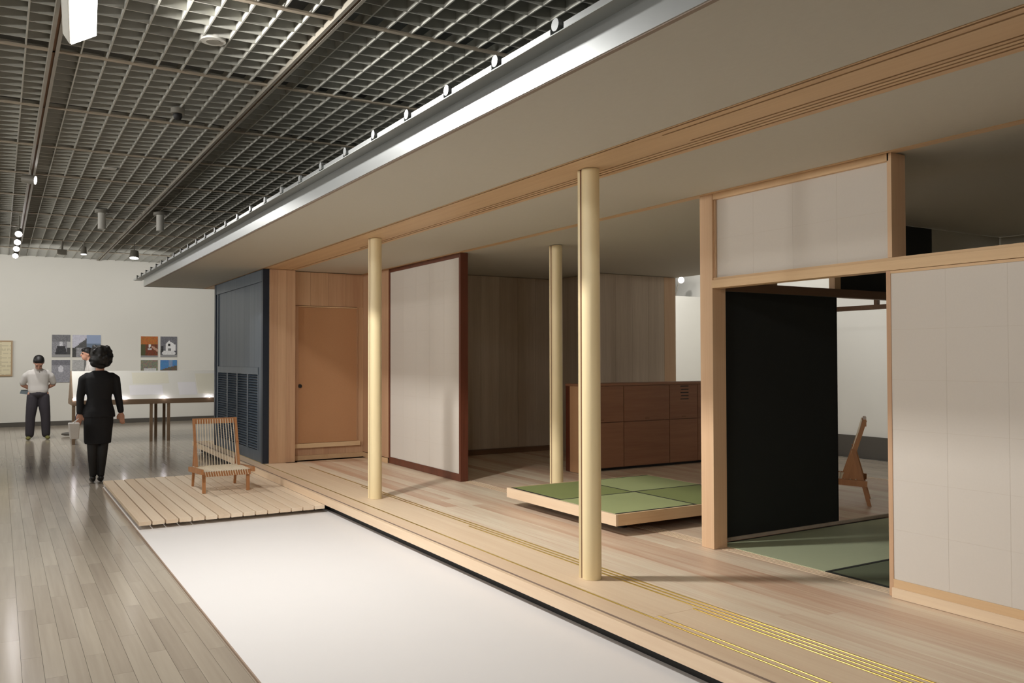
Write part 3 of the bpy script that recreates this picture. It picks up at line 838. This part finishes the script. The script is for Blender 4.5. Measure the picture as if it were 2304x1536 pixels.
def ph_gable(u, v):
    if v < .1: return g3(150)
    if .30 < u < .90 and v < (.80-.9*abs(u-.52) if u < .52 else .80-.55*abs(u-.52)) and v > .30:
        if abs(u-.52) < .08 and .52 < v < .66: return g3(40)
        if abs(u-.55) < .08 and v < .42: return g3(120)
        return g3(232)
    if v < .3 and (u-.5)**2/.16+(v-.2)**2/.02 < 1: return g3(220+nz_(10))
    if abs(u-.12) < .08 and .2 < v < .55: return g3(46+nz_(20))
    return g3(112+nz_(12)-30*(v < .3), 6)
def ph_white(u, v): return g3(200+nz_(10)) if v < .62 and abs(u-.55) < .35 else (130+nz_(24), 128+nz_(20), 112)
def ph_blue(u, v): return (78+nz_(12)+50*(abs(u-.6) < .12 and v > .7), 132+nz_(12)+20*(abs(u-.6) < .12), 186) if v > .62+.22*(u-.4) else (104+nz_(16), 92+nz_(10), 80)
def ph_draw(u, v): return (222, 212, 180) if (int(u*9) % 3 and int(v*24) % 3) or rr.random() < .3 else (204, 194, 164)
picture(.995, 1.357, 1.555, 2.050, ph_hall, 'grey interior photograph, top left of the left group on the end wall')
picture(1.397, 1.970, 1.555, 2.050, ph_eave, 'wide photograph of a building corner and sky, top right of the left group')
picture(.992, 1.354, .990, 1.487, ph_garden, 'grey snowy looking photograph, bottom left of the left group')
picture(1.397, 1.970, .990, 1.487, ph_low, 'dark photograph low in the left group, behind the man in profile')
picture(2.813, 3.181, 1.553, 2.036, ph_orange, 'orange and brown interior photograph, top left of the right group')
picture(3.237, 3.606, 1.553, 2.036, ph_gable, 'black and white photograph of a white gabled house')
picture(2.813, 3.181, .995, 1.481, ph_white, 'greenish grey photograph under the orange one')
picture(3.237, 3.606, .995, 1.481, ph_blue, 'blue sky photograph under the white gabled house')
picture(-.55, .245, 1.142, 1.912, ph_draw, 'cream architectural drawing in a thin wooden frame at the left edge', 30, 30, frame=True)

space(1)
# ------------------------------------------------------------------ people (each garment and body a single remeshed surface)
def skinned(mb, name, m, parent, vox=.010, smooth_it=6):
    o = mb.build(name, m, parent, smooth=True)
    r = o.modifiers.new('remesh', 'REMESH'); r.mode = 'VOXEL'; r.voxel_size = vox; r.use_smooth_shade = True
    s_ = o.modifiers.new('smooth', 'SMOOTH'); s_.factor = .5; s_.iterations = smooth_it
    return o
def hand(mb, w_, d, s):
    """palm and five fingers from the wrist w_, pointing along d; s=+1/-1 for the thumb side"""
    w_ = Vector(w_); d = Vector(d).normalized(); x = d.cross(Vector((0, 1, 0)))
    x = x.normalized() if x.length > .1 else Vector((1, 0, 0)); y = x.cross(d)
    palm = w_+d*.05
    mb.ball(palm, (.038, .018, .048), 12, 8, Matrix((x, y, d)).transposed())
    for i, (o_, L) in enumerate(((-.027, .055), (-.009, .072), (.009, .078), (.027, .068))):
        a = palm+d*.035+x*o_*1.0; b = a+d*L*.5+y*.004*s; c_ = b+d*L*.42+y*.020
        mb.limb([a, b, c_], [.0095, .0088, .0075], 8)
    a = w_+d*.025+x*s*.03; b = a+x*s*.022+d*.028; mb.limb([a, b, b+d*.030], [.0115, .0105, .0085], 8)
def head(mb, c, tilt, s=1.0):
    """face looks along -Y before tilt"""
    R_ = tilt; c = Vector(c)
    P = lambda x, y, z: c+R_ @ Vector((x*s, y*s, z*s))
    mb.ball(P(0, .012, .025), (.076*s, .094*s, .095*s), 16, 12, R_)
    mb.ball(P(0, -.022, -.045), (.058*s, .062*s, .066*s), 14, 10, R_)
    mb.ball(P(0, -.052, -.085), (.030*s, .026*s, .022*s), 10, 8, R_)
    mb.limb([P(0, -.080, .022), P(0, -.104, -.022)], [.009*s, .014*s], 8)
    mb.ball(P(0, -.079, -.052), (.024*s, .011*s, .007*s), 10, 6, R_); mb.ball(P(0, -.079, -.062), (.020*s, .011*s, .006*s), 10, 6, R_)
    for q in (-1, 1):
        mb.ball(P(q*.078, .012, .0), (.010*s, .020*s, .032*s), 10, 8, R_)
        mb.ball(P(q*.032, -.074, .036), (.024*s, .012*s, .008*s), 10, 6, R_)
    return P
def eyes(P, parent, R_):
    for q in (-1, 1): MB().ball(P(q*.032, -.078, .018), .011, 10, 8).build('eye', 'dark', parent, smooth=True)
def loft(mb, rings, n=24):
    """closed skin through elliptical rings (centre, rx, ry)"""
    k = len(mb.v)
    for c, rx, ry in rings:
        for j in range(n):
            q = 2*math.pi*j/n; cq, sq = math.cos(q), math.sin(q)
            mb.v.append((c[0]+rx*math.copysign(abs(cq)**.85, cq), c[1]+ry*math.copysign(abs(sq)**.85, sq), c[2]))
    for i in range(len(rings)-1):
        for j in range(n):
            a = k+i*n+j; b = k+i*n+(j+1) % n; mb.f.append((a, b, b+n, a+n))
    mb.f.append(tuple(k+j for j in reversed(range(n)))); mb.f.append(tuple(k+(len(rings)-1)*n+j for j in range(n)))
    mb.t += [.5]*(n*len(rings)); return mb
# --- woman in black, back to the camera
W0 = Vector((1.055, 11.56, 0))
wo = thing('person', W0, 'woman in a black suit with puffy black hair, seen from behind by the deck', 'person')
def WP(x, y, z): return W0+Vector((x, y, z))
Rw = Matrix.Rotation(math.radians(172), 3, 'Z')
b = MB()
P = head(b, WP(.012, .02, 1.525), Rw, .98)
b.limb([WP(.0, .0, 1.30), WP(.006, .01, 1.43)], [.052, .050])
for s, hx, hz, hy in ((1, .245, .80, .02), (-1, -.215, .80, -.02)):
    b.limb([WP(s*.155, 0, 1.285), WP(s*.20, .01, 1.06), WP(hx, hy+.01, .86)], [.045, .038, .026])
    hand(b, WP(hx, hy, .85), (s*.12, .05, -1), -s)
for s in (-1, 1):
    b.limb([WP(s*.075-.01, 0, .82), WP(s*.062-.015, .0, .46), WP(s*.045-.02, .015, .10)], [.085, .052, .034])
body = skinned(b, 'body', 'skin', wo, .009)
eyes(P, wo, Rw)
b = MB()
for s in (-1, 1):
    b.limb([WP(s*.070-.012, 0, .62), WP(s*.062-.015, -.004, .47), WP(s*.055-.018, -.012, .34), WP(s*.045-.02, .015, .09)], [.076, .060, .056, .039])
skinned(b, 'stockings', 'stocking', wo, .009)
for s in (-1, 1):
    x = s*.045-.02
    q = MB(); q.ball(WP(x, .07, .035), (.038, .095, .032), 14, 8); q.ball(WP(x, .0, .055), (.033, .045, .036), 12, 8)
    q.limb([WP(x, -.015, .05), WP(x, -.02, .010)], [.014, .009], 8)
    skinned(q, 'shoe', 'shoe_black', wo, .006, 2)
b = MB()   # skirt
loft(b, [(WP(-.016, 0, .475), .150, .112), (WP(-.014, 0, .60), .158, .118), (WP(-.008, 0, .74), .166, .124), (WP(-.005, 0, .86), .165, .12), (WP(0, 0, .95), .13, .095)])
skinned(b, 'skirt', 'suit', wo, .010, 8)
b = MB()   # jacket
loft(b, [(WP(-.003, 0, .795), .184, .136), (WP(-.003, 0, .87), .176, .130), (WP(-.002, .0, .96), .148, .110), (WP(0, .005, 1.03), .136, .102), (WP(0, 0, 1.12), .150, .108),
         (WP(0, 0, 1.21), .168, .108), (WP(0, 0, 1.28), .180, .095), (WP(0, 0, 1.325), .135, .075), (WP(0, 0, 1.365), .070, .062)])
for i, hx, hy in ((1, .243, .02), (-1, -.215, -.02)):
    b.limb([WP(i*.135, 0, 1.295), WP(i*.178, .0, 1.255), WP(i*.208, .01, 1.06), WP(hx, hy+.01, .865)], [.048, .056, .047, .038])
skinned(b, 'jacket', 'suit', wo, .009, 8)
b = MB()   # hair: a full bob
b.ball(WP(.010, -.012, 1.565), (.118, .120, .112), 18, 12); b.ball(WP(.012, -.030, 1.50), (.122, .105, .085), 18, 12)
b.ball(WP(-.045, -.035, 1.455), (.066, .062, .055), 14, 10); b.ball(WP(.062, -.035, 1.455), (.062, .060, .050), 14, 10)
b.ball(WP(.01, -.045, 1.435), (.07, .045, .05), 14, 10)
b.ball(WP(.10, -.0, 1.545), (.040, .05, .045), 10, 8)
hr = random.Random(5)
for i in range(46):
    th = hr.uniform(0, 2*math.pi); z_ = hr.uniform(-.10, .12); rr_ = .118*math.sqrt(max(.05, 1-(z_/.15)**2))
    b.ball(WP(.010+rr_*math.cos(th), -.015+rr_*.95*math.sin(th), 1.535+z_), hr.uniform(.018, .032), 8, 6)
skinned(b, 'hair', 'hair', wo, .010, 2)
BX = .115
tb = thing('tote_bag', WP(-.30+BX, -.05, .56), 'white paper bag held low at the left side of the woman in black', 'bag')
MB().hexa([WP(-.325, -.20, .555), WP(-.235, -.20, .555), WP(-.235, -.06, .555), WP(-.325, -.06, .555), WP(-.345, -.21, .745), WP(-.225, -.21, .745), WP(-.225, -.05, .745), WP(-.345, -.05, .745)]).build('sack', 'bag', tb, bevel=.01)
MB().limb([WP(-.29, -.20, .745), WP(-.235, -.10, .79), WP(-.29, -.06, .745)], [.004, .004, .004], 8).build('handle', 'bag', tb)
# --- man looking down, hands behind his back
N0 = Vector((.635, 18.4, 0))
ma = thing('person', N0, 'man in a white short-sleeved shirt looking down, hands behind his back', 'person')
def NP(x, y, z): return N0+Vector((x, y, z))
Rm = Matrix.Rotation(math.radians(52), 3, 'X')
b = MB()
P = head(b, NP(.0, -.155, 1.435), Rm, 1.05)
b.limb([NP(0, -.03, 1.28), NP(0, -.11, 1.37)], [.06, .055])
for s in (-1, 1):
    b.limb([NP(s*.16, -.01, 1.22), NP(s*.255, .07, 1.03), NP(s*.10, .17, .93)], [.048, .042, .030])
    hand(b, NP(s*.10, .17, .93), (-s*1, .1, -.2), s)
for s in (-1, 1): b.limb([NP(s*.09, 0, .85), NP(s*.115, -.02, .47), NP(s*.135, .0, .09)], [.09, .06, .042])
skinned(b, 'body', 'skin', ma, .009); eyes(P, ma, Rm)
b = MB()
loft(b, [(NP(0, 0, .865), .158, .115), (NP(0, 0, .92), .172, .125), (NP(0, 0, 1.02), .170, .122), (NP(0, -.01, 1.13), .178, .120), (NP(0, -.02, 1.23), .185, .11), (NP(0, -.03, 1.29), .14, .085), (NP(0, -.045, 1.325), .08, .06)])
for s in (-1, 1): b.limb([NP(s*.14, -.015, 1.255), NP(s*.205, .01, 1.19), NP(s*.248, .06, 1.07)], [.056, .066, .062])
b.limb([NP(0, -.04, 1.28), NP(0, -.075, 1.33)], [.08, .062])
skinned(b, 'shirt', 'shirt', ma, .010)
b = MB()
b.ball(NP(0, 0, .86), (.175, .128, .10), 18, 10)
for s in (-1, 1): b.limb([NP(s*.088, 0, .80), NP(s*.105, -.01, .60), NP(s*.125, -.01, .42), NP(s*.135, .0, .10)], [.104, .098, .085, .075])
skinned(b, 'trousers', 'trouser', ma, .010)
for s in (-1, 1):
    q = MB(); q.ball(NP(s*.16, -.085, .035), (.045, .115, .034), 14, 8); q.ball(NP(s*.15, .0, .05), (.04, .05, .045), 12, 8)
    skinned(q, 'shoe', 'shoe_olive', ma, .008, 2)
b = MB()
Q = lambda x, y, z: NP(.0, -.155, 1.435)+Rm @ Vector((x, y, z))
b.ball(Q(0, .030, .064), (.093, .102, .080), 16, 10, Rm); b.ball(Q(0, .065, .0), (.086, .062, .085), 14, 10, Rm)
for i in (-1, 1): b.ball(Q(i*.076, .03, .03), (.020, .045, .045), 10, 8, Rm)
skinned(b, 'hair', 'hair', ma, .009, 2)
tag(MB().hexa([NP(-.30, .14, .86), NP(-.17, .14, .84), NP(-.17, .16, .84), NP(-.30, .16, .86), NP(-.28, .14, .93), NP(-.15, .14, .93), NP(-.15, .16, .93), NP(-.28, .16, .93)]).build('leaflet', 'book', None), 'pale blue leaflet held behind the back of the man looking down', 'leaflet')
# --- man in profile behind the case
U0 = Vector((1.56, 18.9, 0))
mu = thing('person', U0, 'young man in a white collared shirt walking left behind the display case', 'person')
def UP(x, y, z): return U0+Vector((x, y, z))
Ru = Matrix.Rotation(math.radians(-82), 3, 'Z')
b = MB()
P = head(b, UP(-.07, 0, 1.60), Ru, 1.06)
b.limb([UP(.01, 0, 1.40), UP(-.035, 0, 1.53)], [.06, .056])
for s in (-1, 1):
    b.limb([UP(.01, s*.19, 1.38), UP(.03, s*.23, 1.12), UP(-.10, s*.20, .92)], [.048, .040, .028]); hand(b, UP(-.10, s*.20, .92), (-.4, 0, -1), s)
b.limb([UP(0, -.09, .88), UP(-.14, -.09, .50), UP(-.30, -.09, .11)], [.09, .058, .04]); b.limb([UP(0, .09, .88), UP(.03, .09, .48), UP(.20, .09, .14)], [.09, .058, .04])
skinned(b, 'body', 'skin', mu, .009); eyes(P, mu, Ru)
b = MB()
loft(b, [(UP(0, 0, .93), .118, .16), (UP(0, 0, 1.03), .122, .165), (UP(0, 0, 1.17), .120, .172), (UP(.01, 0, 1.30), .112, .185), (UP(.01, 0, 1.385), .09, .14), (UP(.0, 0, 1.43), .062, .075)])
for s in (-1, 1): b.limb([UP(.01, s*.16, 1.39), UP(.015, s*.21, 1.32), UP(.03, s*.235, 1.16)], [.06, .072, .066])
b.limb([UP(.0, 0, 1.42), UP(-.015, 0, 1.465)], [.082, .066])
skinned(b, 'shirt', 'shirt', mu, .010)
b = MB(); b.ball(UP(0, 0, .92), (.125, .17, .10), 18, 10)
b.limb([UP(0, -.085, .86), UP(-.14, -.09, .50), UP(-.29, -.09, .13)], [.10, .082, .068]); b.limb([UP(0, .085, .86), UP(.03, .09, .48), UP(.19, .09, .16)], [.10, .082, .068])
skinned(b, 'trousers', 'trouser2', mu, .010)
q = MB(); q.ball(UP(-.39, -.09, .045), (.13, .045, .036), 14, 8); q.ball(UP(-.30, -.09, .06), (.05, .042, .05), 12, 8); skinned(q, 'shoe', 'shoe_grey', mu, .008, 2)
q = MB(); q.ball(UP(.14, .09, .06), (.12, .045, .036), 14, 8, Matrix.Rotation(math.radians(-18), 3, 'Y')); q.ball(UP(.22, .09, .10), (.05, .042, .05), 12, 8); skinned(q, 'shoe', 'shoe_grey', mu, .008, 2)
b = MB(); Q = lambda x, y, z: UP(-.07, 0, 1.60)+Ru @ Vector((x, y, z))
b.ball(Q(0, .022, .060), (.088, .108, .086), 16, 10, Ru); b.ball(Q(0, .072, .01), (.080, .055, .085), 14, 10, Ru); b.ball(Q(0, -.055, .088), (.066, .048, .036), 12, 8, Ru)
for i in (-1, 1): b.ball(Q(i*.074, .03, .03), (.018, .045, .05), 10, 8, Ru)
skinned(b, 'hair', 'hair', mu, .009, 2)
